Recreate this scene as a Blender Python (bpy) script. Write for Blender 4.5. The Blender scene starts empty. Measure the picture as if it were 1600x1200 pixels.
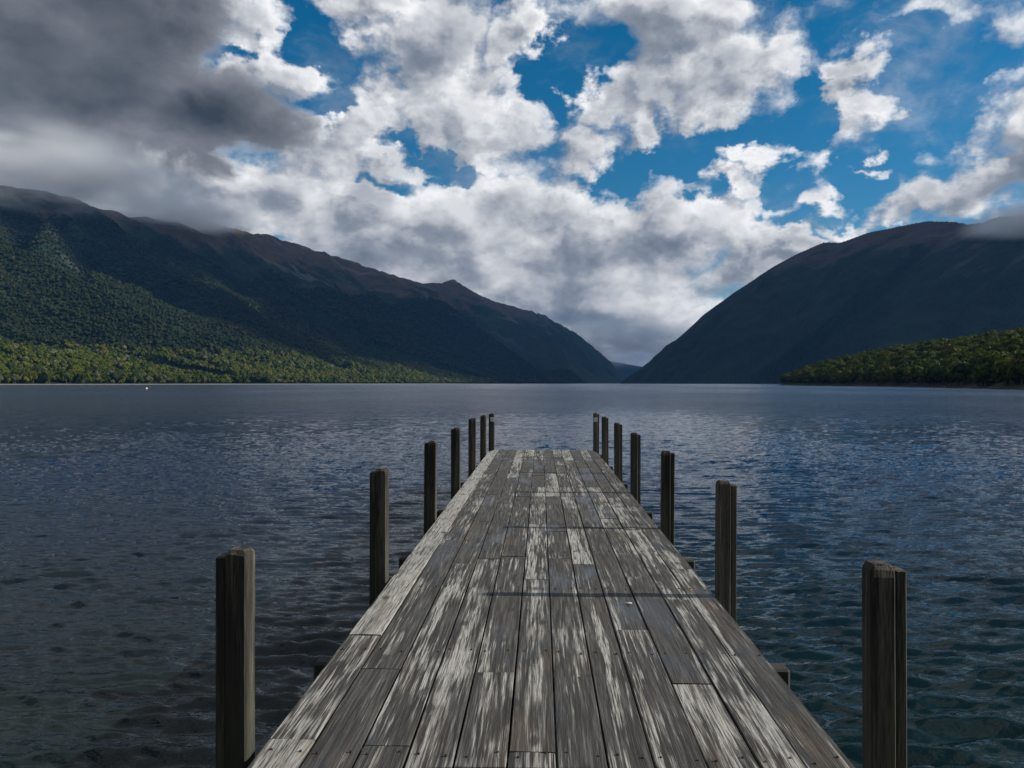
import bpy, bmesh, math, random
import numpy as np
from mathutils import Vector, Matrix, noise as mnoise

random.seed(7); rng = np.random.default_rng(7)
R = math.radians
scene = bpy.context.scene
C = scene.collection

# ------------------------------------------------------------------ camera
F = 1180.0                      # focal length in photo pixels (1600 wide)
CAM_Z, DECK_Z = 2.6, 1.0        # water is z = 0
EYE = CAM_Z - DECK_Z
cam_d = bpy.data.cameras.new('camera'); cam = bpy.data.objects.new('camera', cam_d); C.objects.link(cam)
cam.location = (0, 0, CAM_Z); cam.rotation_euler = (R(90 - .05), 0, 0)
cam_d.sensor_width = 36; cam_d.lens = F / 1600 * 36
cam_d.clip_start = .05; cam_d.clip_end = 60000
scene.camera = cam
SUN_EL, SUN_AZ = 26.0, 92.0     # degrees; azimuth clockwise from +Y (straight ahead)

# ------------------------------------------------------------------ render settings
scene.view_settings.view_transform = 'Standard'; scene.view_settings.look = 'None'
scene.view_settings.gamma = 1; scene.view_settings.use_curve_mapping = False
scene.view_settings.exposure = 0.28
cy = scene.cycles
cy.use_adaptive_sampling = True; cy.adaptive_threshold = .01; cy.use_denoising = True
cy.max_bounces = 6; cy.diffuse_bounces = 2; cy.glossy_bounces = 3; cy.transparent_max_bounces = 8; cy.volume_bounces = 2
cy.sample_clamp_indirect = 4

# ------------------------------------------------------------------ node helpers
class N:
    """tiny helper round a node tree"""
    def __init__(s, tree): s.t = tree; tree.nodes.clear()
    def n(s, typ, ins=None, **kw):
        nd = s.t.nodes.new(typ)
        for k, v in kw.items(): setattr(nd, k, v)
        for k, v in (ins or {}).items():
            sock = nd.inputs[k]
            if hasattr(v, 'is_linked') or hasattr(v, 'node'): s.t.links.new(v, sock)
            else: sock.default_value = v
        return nd
    def m(s, op, a, b=0.0, c=0.0, clamp=False):
        nd = s.t.nodes.new('ShaderNodeMath'); nd.operation = op; nd.use_clamp = clamp
        for i, v in enumerate((a, b, c)):
            if hasattr(v, 'node'): s.t.links.new(v, nd.inputs[i])
            else: nd.inputs[i].default_value = v
        return nd.outputs[0]
    def v(s, op, a, b=(0, 0, 0), scale=None):
        nd = s.t.nodes.new('ShaderNodeVectorMath'); nd.operation = op
        for i, x in enumerate((a, b)):
            if hasattr(x, 'node'): s.t.links.new(x, nd.inputs[i])
            else: nd.inputs[i].default_value = x
        if scale is not None:
            if hasattr(scale, 'node'): s.t.links.new(scale, nd.inputs['Scale'])
            else: nd.inputs['Scale'].default_value = scale
        return nd.outputs['Value'] if op in ('LENGTH', 'DOT_PRODUCT', 'DISTANCE') else nd.outputs[0]
    def ramp(s, x, a, b, lo=0.0, hi=1.0, smooth=True):
        nd = s.t.nodes.new('ShaderNodeMapRange'); nd.interpolation_type = 'SMOOTHSTEP' if smooth else 'LINEAR'
        s.t.links.new(x, nd.inputs[0])
        for i, q in zip((1, 2, 3, 4), (a, b, lo, hi)):
            if hasattr(q, 'node'): s.t.links.new(q, nd.inputs[i])
            else: nd.inputs[i].default_value = q
        return nd.outputs[0]
    def mix(s, f, a, b, mode='MIX'):
        nd = s.t.nodes.new('ShaderNodeMix'); nd.data_type = 'RGBA'; nd.blend_type = mode
        for k, q in ((0, f), (6, a), (7, b)):
            if hasattr(q, 'node'): s.t.links.new(q, nd.inputs[k])
            else: nd.inputs[k].default_value = (*q, 1) if isinstance(q, tuple) and len(q) == 3 else q
        return nd.outputs[2]
    def noise(s, vec, scale, detail=4, rough=.5, dist=0.0, out='Fac', dims='3D', w=None, lac=2.0):
        nd = s.t.nodes.new('ShaderNodeTexNoise'); nd.noise_dimensions = dims
        if vec is not None: s.t.links.new(vec, nd.inputs['Vector'])
        nd.inputs['Scale'].default_value = scale; nd.inputs['Detail'].default_value = detail
        nd.inputs['Roughness'].default_value = rough; nd.inputs['Distortion'].default_value = dist
        nd.inputs['Lacunarity'].default_value = lac
        if w is not None:
            if hasattr(w, 'node'): s.t.links.new(w, nd.inputs['W'])
            else: nd.inputs['W'].default_value = w
        return nd.outputs[out]
    def comb(s, x, y, z=0.0):
        nd = s.t.nodes.new('ShaderNodeCombineXYZ')
        for i, q in enumerate((x, y, z)):
            if hasattr(q, 'node'): s.t.links.new(q, nd.inputs[i])
            else: nd.inputs[i].default_value = q
        return nd.outputs[0]
    def sep(s, vec):
        nd = s.t.nodes.new('ShaderNodeSeparateXYZ'); s.t.links.new(vec, nd.inputs[0]); return nd.outputs

# ------------------------------------------------------------------ sky (world): blue daylight and clouds laid out by direction
def pdir(x, y):
    """photo pixel -> azimuth / elevation in degrees"""
    az = math.atan((x - 800) / F); el = math.atan((599 - y) / F * math.cos(az))
    return math.degrees(az), math.degrees(el)

world = bpy.data.worlds.new('World'); scene.world = world; world.use_nodes = True
W = N(world.node_tree)
geo = W.n('ShaderNodeTexCoord').outputs['Generated']
d = W.sep(geo)
az = W.m('MULTIPLY', W.m('ARCTAN2', d[0], d[1]), 180 / math.pi)
el = W.m('MULTIPLY', W.m('ARCSINE', d[2]), 180 / math.pi)
ae = W.comb(az, el, 0.0)
den = W.m('ADD', W.m('MAXIMUM', d[2], 0.0), .16)
plane = W.comb(W.m('DIVIDE', d[0], den), W.m('DIVIDE', d[1], den), 0.0)     # cloud-sheet coordinates

sky = W.n('ShaderNodeTexSky', sky_type='NISHITA', sun_disc=False)
sky.sun_elevation = R(SUN_EL); sky.sun_rotation = R(SUN_AZ)
sky.air_density = 1.0; sky.dust_density = .3; sky.ozone_density = 3.0; sky.altitude = 600
skyc = W.n('ShaderNodeHueSaturation', {'Saturation': 1.42, 'Value': 1.0, 'Color': sky.outputs[0], 'Hue': .489}).outputs[0]

# bright cumulus: (x, y, rx, ry, weight) read off in photo pixels, stored as angles
BRIGHT = [(60, 320, 260, 60, 1), (270, 330, 190, 50, 1), (420, 350, 120, 46, 1), 
    (300, 300, 260, 62, 1), (120, 250, 260, 80, 1), (540, 325, 270, 80, 1), (740, 360, 240, 95, 1), (930, 395, 220, 100, 1),
    (1090, 355, 125, 62, 1), (880, 470, 240, 90, 1), (1010, 540, 170, 60, 1), (1170, 400, 110, 50, 1), (1260, 385, 75, 26, .9),
    (1262, 322, 52, 32, .85), (1150, 292, 48, 38, .75), (1190, 330, 40, 36, .6), (640, 400, 240, 80, 1),
    (680, 95, 95, 120, 1), (760, 190, 90, 66, 1), (690, 190, 80, 60, .8), (430, 105, 100, 48, .9), (375, 30, 85, 52, .9),
    (600, 15, 130, 34, .85), (850, 25, 90, 56, .9), (790, 60, 70, 50, .8), (545, 215, 120, 52, .9), (620, 255, 80, 34, .7),
    (905, 243, 66, 40, .75), (860, 175, 22, 18, .45), (520, 60, 50, 30, .45), (1050, 40, 130, 62, 1), (985, 140, 90, 60, 1), (1110, 105, 130, 52, 1),
    (1200, 85, 70, 26, .8), (1100, 165, 120, 26, .8), (1010, 215, 50, 32, .9), (1325, 108, 52, 36, .85), (1340, 170, 66, 48, .85),
    (1175, 240, 56, 22, .75), (1268, 250, 36, 30, .65), (1356, 267, 34, 8, .55), (1430, 20, 100, 34, .5), (1540, 50, 130, 50, .42),
    (1570, 130, 56, 46, .62), (1560, 280, 100, 62, 1), (1440, 318, 95, 34, .95), (1640, 240, 110, 80, 1), (1330, 350, 60, 16, .6)]
DARK = [(60, 120, 330, 200, 1), (180, 20, 165, 120, 1), (300, 185, 170, 85, .95), (420, 215, 120, 50, .7), (-200, 100, 400, 260, 1)]

def coverage(pos, blobs):
    tot = None
    for (x, y, rx, ry, w) in blobs:
        a0, e0 = pdir(x, y)
        sx = math.degrees(rx / F) * math.cos(R(a0)) ** 2; sy = math.degrees(ry / F) * math.cos(R(a0)) ** 1.5
        q = W.v('MULTIPLY', W.v('SUBTRACT', pos, (a0, e0, 0)), (1 / sx, 1 / sy, 0))
        r2 = W.v('DOT_PRODUCT', q, q)
        g = W.m('MULTIPLY', W.m('EXPONENT', W.m('MULTIPLY', r2, -.98)), w)
        tot = g if tot is None else W.m('SMOOTH_MAX', tot, g, .08)
    return tot

fade_out = W.ramp(W.m('ABSOLUTE', az), 36, 48)                          # outside the frame a plain broken cloud sheet goes on
far_cov = W.ramp(W.noise(plane, .9, 3, .5, dims='2D'), .42, .62, .1, .95)
top_out = W.ramp(el, 27, 36)
outside = W.m('MAXIMUM', fade_out, top_out)
far_part = W.m('MULTIPLY', far_cov, outside)
inside = W.m('SUBTRACT', 1.0, outside)
GAPS = [(485, 55, 45, 40, .8), (505, 100, 30, 26, .7), (515, 175, 34, 20, .8), (640, 232, 46, 14, .55), (705, 258, 34, 14, .8), (590, 286, 40, 12, .6), (888, 90, 34, 90, .9),
        (850, 130, 36, 26, .8), (955, 285, 40, 26, .9), (1150, 215, 110, 20, .8), (1060, 255, 70, 24, .8), (990, 30, 14, 30, .0), (350, 78, 26, 12, .6), (1265, 180, 26, 60, .8), (1215, 285, 24, 22, .7),
        (1310, 300, 40, 24, .7), (1460, 130, 60, 100, .7), (1110, 300, 20, 14, .5), (1240, 345, 40, 12, .6), (820, 95, 22, 14, .4)]
warp0 = W.v('SUBTRACT', W.noise(ae, .12, 4, .55, out='Color', dims='2D'), (.5, .5, .5))
def density(pos):
    """cloud density in a direction (degrees): laid-out masses, broken up by billows and wisps"""
    q = W.v('MULTIPLY', pos, (.050, .068, 0))
    wq = W.v('SUBTRACT', W.noise(q, 4.0, 5, .58, out='Color', dims='2D'), (.5, .5, .5))
    pw = W.v('MULTIPLY', W.v('ADD', pos, W.v('MULTIPLY', wq, (9.0, 6.0, 0))), (1, 1, 0))
    c = W.m('SUBTRACT', coverage(pw, BRIGHT), coverage(pw, GAPS))
    c = W.m('ADD', W.m('MULTIPLY', c, inside), far_part)
    q2 = W.v('ADD', q, W.v('MULTIPLY', wq, (.14, .11, 0)))
    vo = W.n('ShaderNodeTexVoronoi', {'Vector': q2, 'Scale': 6.5, 'Detail': 2.0, 'Roughness': .55, 'Smoothness': .6}, feature='SMOOTH_F1', normalize=True, voronoi_dimensions='2D')
    puff = W.m('SUBTRACT', .42, vo.outputs['Distance'])
    f1 = W.m('SUBTRACT', W.noise(q2, 4.2, 9, .57, dims='2D'), .5)
    return W.m('ADD', c, W.m('ADD', W.m('MULTIPLY', f1, 1.05), W.m('MULTIPLY', puff, .45))), f1
dens, f0 = density(ae)
dens1, f1_ = density(W.v('ADD', ae, (1.0, .85, 0)))
b0 = W.m('ADD', W.m('MULTIPLY', f0, 1.0), .5)
alpha = W.ramp(dens, .10, .64)
lit = W.ramp(W.m('SUBTRACT', dens, dens1), -.42, .36)
thin = W.ramp(dens, 1.15, .42)
big = W.ramp(W.noise(W.v('MULTIPLY', ae, (.05, .085, 0)), 3.2, 4, .5, dims='2D'), .34, .66)
shade = W.m('ADD', W.m('MULTIPLY', lit, .50), W.m('ADD', W.m('MULTIPLY', big, .30), W.m('MULTIPLY', thin, .30)))
low = W.ramp(el, 11, 2.0)                                                # banks over the far lake are greyer underneath
shade = W.m('SUBTRACT', shade, W.m('MULTIPLY', low, .07))
shade = W.ramp(shade, .02, .98, smooth=False)
cr = W.n('ShaderNodeValToRGB', {'Fac': shade})
e = cr.color_ramp.elements
e[0].position = 0; e[0].color = (.085, .110, .145, 1); e[1].position = 1; e[1].color = (.80, .80, .80, 1)
k = e.new(.35); k.color = (.225, .25, .29, 1); k = e.new(.7); k.color = (.50, .512, .535, 1)
# the big grey cloud in its own shade, upper left
ae_d = W.v('ADD', ae, W.v('MULTIPLY', W.v('SUBTRACT', W.noise(plane, 1.6, 6, .5, out='Color', dims='2D'), (.5, .5, .5)), (7, 5, 0)))
dcov = W.m('ADD', W.m('MULTIPLY', coverage(W.v('MULTIPLY', ae_d, (1, 1, 0)), DARK), W.m('SUBTRACT', 1.0, top_out)), W.m('MULTIPLY', W.m('SUBTRACT', b0, .5), .7))
dalpha = W.ramp(dcov, .30, .56)
dsh = W.m('ADD', W.m('MULTIPLY', W.noise(W.v('MULTIPLY', ae, (.05, .1, 0)), 1.6, 6, .5, dims='2D'), .9), W.m('ADD', W.m('MULTIPLY', W.ramp(dcov, 1.05, .35), .75), W.m('MULTIPLY', W.m('SUBTRACT', lit, .5), .16)))
dr = W.n('ShaderNodeValToRGB', {'Fac': W.ramp(dsh, .35, 1.25, smooth=False)})
e = dr.color_ramp.elements
e[0].position = 0; e[0].color = (.034, .040, .048, 1); e[1].position = 1; e[1].color = (.22, .232, .255, 1)
cloud_col = W.mix(dalpha, cr.outputs[0], dr.outputs[0])
veil = W.m('MULTIPLY', W.ramp(W.noise(W.v('ADD', W.v('MULTIPLY', ae, (.05, .10, 0)), W.v('MULTIPLY', warp0, (.3, .3, 0))), 1.7, 8, .62, dims='2D'), .46, .80), .34)
cloud_a = W.m('MULTIPLY', W.m('MAXIMUM', W.m('MAXIMUM', alpha, veil), dalpha), W.ramp(el, -1.5, -.2))
bg_sky = W.n('ShaderNodeBackground', {'Color': skyc, 'Strength': .070})
bg_cl = W.n('ShaderNodeBackground', {'Color': cloud_col, 'Strength': 1.0})
mx = W.n('ShaderNodeMixShader', {0: cloud_a, 1: bg_sky.outputs[0], 2: bg_cl.outputs[0]})
W.n('ShaderNodeOutputWorld', {'Surface': mx.outputs[0]})

# ------------------------------------------------------------------ sun
sun_d = bpy.data.lights.new('sun', 'SUN'); sun = bpy.data.objects.new('sun', sun_d); C.objects.link(sun)
sun_d.energy = 5.0; sun_d.angle = R(.5); sun_d.color = (1, .94, .84)
sv = Vector((math.sin(R(SUN_AZ)) * math.cos(R(SUN_EL)), math.cos(R(SUN_AZ)) * math.cos(R(SUN_EL)), math.sin(R(SUN_EL))))
sun.rotation_euler = sv.to_track_quat('Z', 'Y').to_euler(); sun.location = sv * 50

# ------------------------------------------------------------------ object helpers
def mesh_obj(name, verts, faces, mat=None, parent=None, smooth=False):
    me = bpy.data.meshes.new(name); me.from_pydata(verts, [], faces); me.update()
    if mat: me.materials.append(mat)
    if smooth: me.polygons.foreach_set('use_smooth', [True] * len(me.polygons))
    o = bpy.data.objects.new(name, me); C.objects.link(o); o.parent = parent
    return o
def bm_obj(name, bm, mat=None, parent=None, smooth=False):
    me = bpy.data.meshes.new(name); bm.to_mesh(me); bm.free()
    if mat: me.materials.append(mat)
    if smooth: me.polygons.foreach_set('use_smooth', [True] * len(me.polygons))
    o = bpy.data.objects.new(name, me); C.objects.link(o); o.parent = parent
    return o
def grid_mesh(name, P, mat, smooth=True):
    """P: (rows, cols, 3) array -> one grid mesh"""
    r, c = P.shape[:2]
    me = bpy.data.meshes.new(name)
    idx = np.arange(r * c).reshape(r, c)
    q = np.stack([idx[:-1, :-1], idx[:-1, 1:], idx[1:, 1:], idx[1:, :-1]], -1).reshape(-1, 4)
    me.vertices.add(r * c); me.vertices.foreach_set('co', P.astype(np.float32).ravel())
    me.loops.add(q.size); me.loops.foreach_set('vertex_index', q.astype(np.int32).ravel())
    me.polygons.add(len(q)); me.polygons.foreach_set('loop_start', np.arange(0, q.size, 4, dtype=np.int32))
    me.polygons.foreach_set('loop_total', np.full(len(q), 4, dtype=np.int32))
    me.update(calc_edges=True); me.validate()
    if smooth: me.polygons.foreach_set('use_smooth', [True] * len(me.polygons))
    me.materials.append(mat)
    o = bpy.data.objects.new(name, me); C.objects.link(o)
    return o
def tag(o, label=None, cat=None, group=None, kind=None):
    if label: o['label'] = label
    if cat: o['category'] = cat
    if group: o['group'] = group
    if kind: o['kind'] = kind
    return o
def material(name):
    m = bpy.data.materials.new(name); m.use_nodes = True
    return m, N(m.node_tree)

# numpy gradient noise
_perm = rng.permutation(512); _perm = np.concatenate([_perm, _perm, _perm])
_ang = rng.uniform(0, 2 * math.pi, 512); _gx, _gy = np.cos(_ang), np.sin(_ang)
def perlin(x, y, seed=0):
    xi = np.floor(x).astype(int); yi = np.floor(y).astype(int); xf = x - xi; yf = y - yi
    u = xf ** 3 * (xf * (xf * 6 - 15) + 10); v = yf ** 3 * (yf * (yf * 6 - 15) + 10)
    def g(ix, iy, dx, dy):
        h = _perm[(_perm[(ix + seed * 37) & 511] + iy) & 511]
        return _gx[h] * dx + _gy[h] * dy
    a = g(xi, yi, xf, yf); b = g(xi + 1, yi, xf - 1, yf); c = g(xi, yi + 1, xf, yf - 1); d_ = g(xi + 1, yi + 1, xf - 1, yf - 1)
    return (a + u * (b - a)) + v * ((c + u * (d_ - c)) - (a + u * (b - a)))
def fbm(x, y, octv=5, seed=0, gain=.5):
    s = 0; a = 1
    for o in range(octv): s = s + a * perlin(x, y, seed + o); x = x * 2.03; y = y * 2.03; a *= gain
    return s
def ridged(x, y, octv=4, seed=0):
    s = 0; a = 1
    for o in range(octv): s = s + a * (1 - 2.2 * np.abs(perlin(x, y, seed + o))); x = x * 2.1; y = y * 2.1; a *= .5
    return s

# ------------------------------------------------------------------ terrain
def pt(px, py, Y):
    return ((px - 800) / F * Y, Y, CAM_Z + (599 - py) / F * Y)
def polydist(X, Y, pts):
    """nearest point on a polyline: distance, crest height, arc length, signed side"""
    best = np.full(X.shape, 1e12); zc = np.zeros(X.shape); sl = np.zeros(X.shape); side = np.zeros(X.shape); acc = 0
    for p, q in zip(pts[:-1], pts[1:]):
        dx, dy = q[0] - p[0], q[1] - p[1]; L = math.hypot(dx, dy)
        t = np.clip(((X - p[0]) * dx + (Y - p[1]) * dy) / L ** 2, 0, 1)
        ex = X - (p[0] + t * dx); ey = Y - (p[1] + t * dy); dd = ex * ex + ey * ey
        m = dd < best
        best = np.where(m, dd, best); sl = np.where(m, acc + t * L, sl)
        if len(p) > 2: zc = np.where(m, p[2] + t * (q[2] - p[2]), zc)
        side = np.where(m, np.sign(dx * ey - dy * ex), side)
        acc += L
    return np.sqrt(best), zc, sl, side

L_CREST = [(-3300, 700, 820), (-3000, 1800, 900), pt(-250, 250, 3000), pt(0, 288, 3400), pt(105, 304, 3700), pt(150, 324, 4000), pt(200, 338, 4300), pt(262, 342, 4700),
           pt(300, 343, 4900), pt(385, 360, 5400), pt(460, 380, 6000), pt(540, 405, 6600), pt(600, 425, 7100), pt(660, 442, 7700), pt(690, 442, 8000), pt(708, 438, 8200),
           pt(732, 451, 8500), pt(760, 466, 8800), pt(800, 477, 9200), pt(850, 492, 9800), pt(900, 520, 10400), pt(940, 552, 11000), pt(985, 592, 11800)]
L_SHORE = [(-1500, 500), (-1010, 950), (-881, 1300), (-660, 1640), (-352, 2600), (-193, 3500), (0, 4500), (420, 6200), (1296, 9200), (1900, 11900), (2000, 14500)]
SPURS = [  # (crest line, side slope)
    ([pt(-160, 345, 2500), pt(0, 386, 2500), pt(39, 398, 2490), pt(99, 428, 2450), pt(165, 457, 2400), pt(255, 510, 2300), pt(330, 545, 2230), pt(400, 577, 2180)], .62),
    ([pt(105, 305, 3700), pt(165, 365, 3450), pt(255, 425, 3250), pt(330, 472, 3100), pt(400, 517, 3000), pt(480, 560, 2900), pt(540, 585, 2850)], .66),
    ([pt(150, 368, 4300), pt(192, 344, 4200), pt(234, 368, 4150), pt(300, 396, 4100), pt(380, 440, 4050), pt(470, 500, 3950), pt(560, 560, 3850)], .72),
    ([pt(385, 362, 5400), pt(425, 408, 5200), pt(490, 452, 5050), pt(575, 508, 4900), pt(660, 562, 4750)], .66),
    ([pt(540, 407, 6600), pt(610, 436, 6300), pt(700, 478, 6100), pt(770, 530, 5900), pt(840, 580, 5700)], .62),
    ([pt(708, 436, 8200), pt(760, 475, 7900), pt(820, 510, 7700), pt(880, 555, 7500)], .55)]
def h_left(X, Y):
    wx = X + 90 * fbm(X / 700, Y / 700, 3, 3); wy = Y + 90 * fbm(X / 700 + 9, Y / 700, 3, 4)
    d, zc, s, side = polydist(X, Y, L_CREST)
    sd, _, ss, sside = polydist(X, Y, L_SHORE); sd = sd * sside
    gull = ridged(s / 520 + .25 * fbm(X / 400, Y / 400, 3, 5), d / 2600, 4, 11)
    t = np.clip(sd, 0, None) / (np.clip(sd, 0, None) + d + 1)
    H = zc * (.25 * t + .75 * t ** 1.9) + (gull - .9) * np.clip(d, 0, 420) * .72 * t
    for i, (pts, k) in enumerate(SPURS):
        d2, z2, s2, sd2 = polydist(X, Y, pts)
        hs = z2 - k * d2 + (ridged(s2 / 330 + .2 * fbm(X / 300, Y / 300, 2, 6), d2 / 1500, 3, 20 + i) - .8) * np.clip(d2, 0, 300) * .18
        H = np.maximum(H, hs)
    H = H + (8 + 14 * np.clip(H / 900, 0, 1)) * fbm(X / 150, Y / 150, 4, 30) * np.clip(sd / 300, 0, 1)
    return np.where(sd < 0, -3 + .3 * np.clip(sd, -20, 0), np.minimum(H, 1.2 + sd * .4 + .0030 * np.clip(sd, 0, None) ** 2))
R_CREST = [pt(966, 602, 7000), pt(985, 588, 6850), pt(1005, 573, 6650), pt(1060, 531, 6300), pt(1100, 491, 6100), pt(1150, 455, 5900), pt(1210, 415, 5700), pt(1250, 394, 5550),
           pt(1288, 378, 5400), pt(1312, 379, 5350), pt(1360, 362, 5200), pt(1450, 345, 4900), pt(1490, 346, 4800), pt(1512, 350, 4700), pt(1535, 347, 4600),
           pt(1562, 337, 4500), pt(1650, 332, 4300), (4200, 3300, 900), (4800, 2200, 700)]
def h_right(X, Y):
    d, zc, s, side = polydist(X, Y, R_CREST)
    gull = ridged(s / 600 + .25 * fbm(X / 500 + 3, Y / 500, 3, 45), d / 2500, 4, 41)
    H = zc - .68 * d + .00003 * d * d + (gull - .9) * np.clip(d, 0, 600) * .17
    H = H + 12 * fbm(X / 150, Y / 150, 4, 50) * np.clip(d / 200, .25, 1)
    return np.maximum(H, -4)
HEAD_SHORE = [(520, 1250), (420, 1080), (352, 1000), (330, 850), (300, 600), (224, 330), (250, 180), (330, 90)]
def h_head(X, Y):
    sd, _, s, side = polydist(X, Y, HEAD_SHORE); sd = sd * side
    H = 1.0 + 52 * (1 - np.exp(-np.clip(sd - 4, 0, None) / 115)) + 2.5 * fbm(X / 60, Y / 60, 3, 60) * np.clip(sd / 40, 0, 1)
    H = np.minimum(H, .2 + .6 * sd)
    return np.where(sd < 0, -1.5 + .1 * np.clip(sd, -20, 0), H)

def hill_material(name, treeline, scree=1.0, tussock=(.075, .054, .031), shade_tone=1.0):
    m, T = material(name)
    g = T.n('ShaderNodeNewGeometry'); pos = g.outputs['Position']; z = T.sep(pos)[2]
    n1 = T.noise(pos, .0045, 6, .6); n2 = T.noise(pos, .02, 4, .6)
    t = T.m('ADD', z, T.m('MULTIPLY', T.m('SUBTRACT', n1, .5), 620))
    t = T.m('ADD', t, T.m('MULTIPLY', T.m('SUBTRACT', n2, .5), 200))
    finger = T.noise(T.v('MULTIPLY', pos, (.0012, .006, .0012)), 1.0, 4, .6)
    t = T.m('ADD', t, T.m('MULTIPLY', T.m('SUBTRACT', finger, .5), 700))
    alp = T.ramp(t, treeline - 40, treeline + 110)
    vor = T.n('ShaderNodeTexVoronoi', {'Vector': pos, 'Scale': .085}); cell = T.sep(vor.outputs['Color'])[0]
    forest = T.mix(cell, (.007, .016, .008), (.019, .032, .012))
    forest = T.mix(T.ramp(T.noise(pos, .003, 4, .6), .45, .7), forest, (.022, .040, .018))
    rock = T.mix(T.ramp(T.noise(pos, .012, 6, .65), .45, .62), tussock, (.045, .043, .042))
    # bare slips running down the slope
    slip = T.noise(T.v('MULTIPLY', pos, (.0009, .0052, .0009)), 1.0, 5, .64, dist=.5)
    sm = T.m('MULTIPLY', T.ramp(slip, .57, .66), T.ramp(t, treeline - 520, treeline - 80))
    forest = T.mix(1.0, forest, (shade_tone, shade_tone, shade_tone), 'MULTIPLY')
    col = T.mix(alp, forest, rock); col = T.mix(T.m('MULTIPLY', sm, .70 * scree), col, (.13, .125, .12))
    hgt = T.m('ADD', T.m('MULTIPLY', T.m('SUBTRACT', 1.0, vor.outputs['Distance']), T.m('SUBTRACT', 9.0, T.m('MULTIPLY', alp, 8.0))), T.m('MULTIPLY', n2, 22.0))
    bmp = T.n('ShaderNodeBump', {'Height': hgt, 'Strength': .8, 'Distance': 1.0})
    b = T.n('ShaderNodeBsdfPrincipled', {'Base Color': col, 'Roughness': .95, 'Specular IOR Level': .1, 'Normal': bmp.outputs[0]})
    T.n('ShaderNodeOutputMaterial', {'Surface': b.outputs[0]})
    return m
m_left = hill_material('left_range', 760); m_right = hill_material('right_range', 800, .5, (.052, .036, .022), .6); m_far = hill_material('far_range', 1100)  # right range forest darkened: extra shade put into its colour
def terrain(name, fn, xs, ys, mat, label):
    X, Y = np.meshgrid(xs, ys); Z = fn(X, Y)
    o = grid_mesh(name, np.stack([X, Y, Z], -1), mat)
    return tag(o, label, None, None, 'structure')
terrain('mountain_range', h_left, np.linspace(-4300, 2300, 420), np.concatenate([np.linspace(500, 4500, 380), np.linspace(4520, 14000, 330)]), m_left,
        'long forested mountain range descending to the left shore of the lake')
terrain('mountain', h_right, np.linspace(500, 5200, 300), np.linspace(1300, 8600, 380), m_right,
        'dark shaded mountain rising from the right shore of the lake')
FAR = [pt(700, 575, 16800), pt(880, 560, 16600), pt(917, 558, 16500), pt(950, 563, 16000), pt(1000, 572, 15500), pt(1060, 576, 15000), pt(1150, 572, 15500), pt(1300, 575, 16000)]
def h_far(X, Y):
    d, zc, s, _ = polydist(X, Y, FAR)
    return np.maximum(zc - .5 * d + (ridged(s / 900, d / 3000, 3, 71) - .8) * np.clip(d, 0, 600) * .2, -4)
terrain('far_mountain', h_far, np.linspace(-2500, 9000, 160), np.linspace(12500, 20000, 140), m_far, 'faint blue mountain at the far end of the lake valley')
hm, T = material('headland_ground')
T.n('ShaderNodeOutputMaterial', {'Surface': T.n('ShaderNodeBsdfPrincipled', {'Base Color': T.mix(T.noise(T.n('ShaderNodeNewGeometry').outputs['Position'], .3, 4, .6), (.02, .024, .012), (.05, .045, .03)), 'Roughness': .95}).outputs[0]})
terrain('headland', h_head, np.linspace(190, 1500, 220), np.linspace(80, 1400, 220), hm, 'low wooded headland jutting into the lake on the right')

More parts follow.
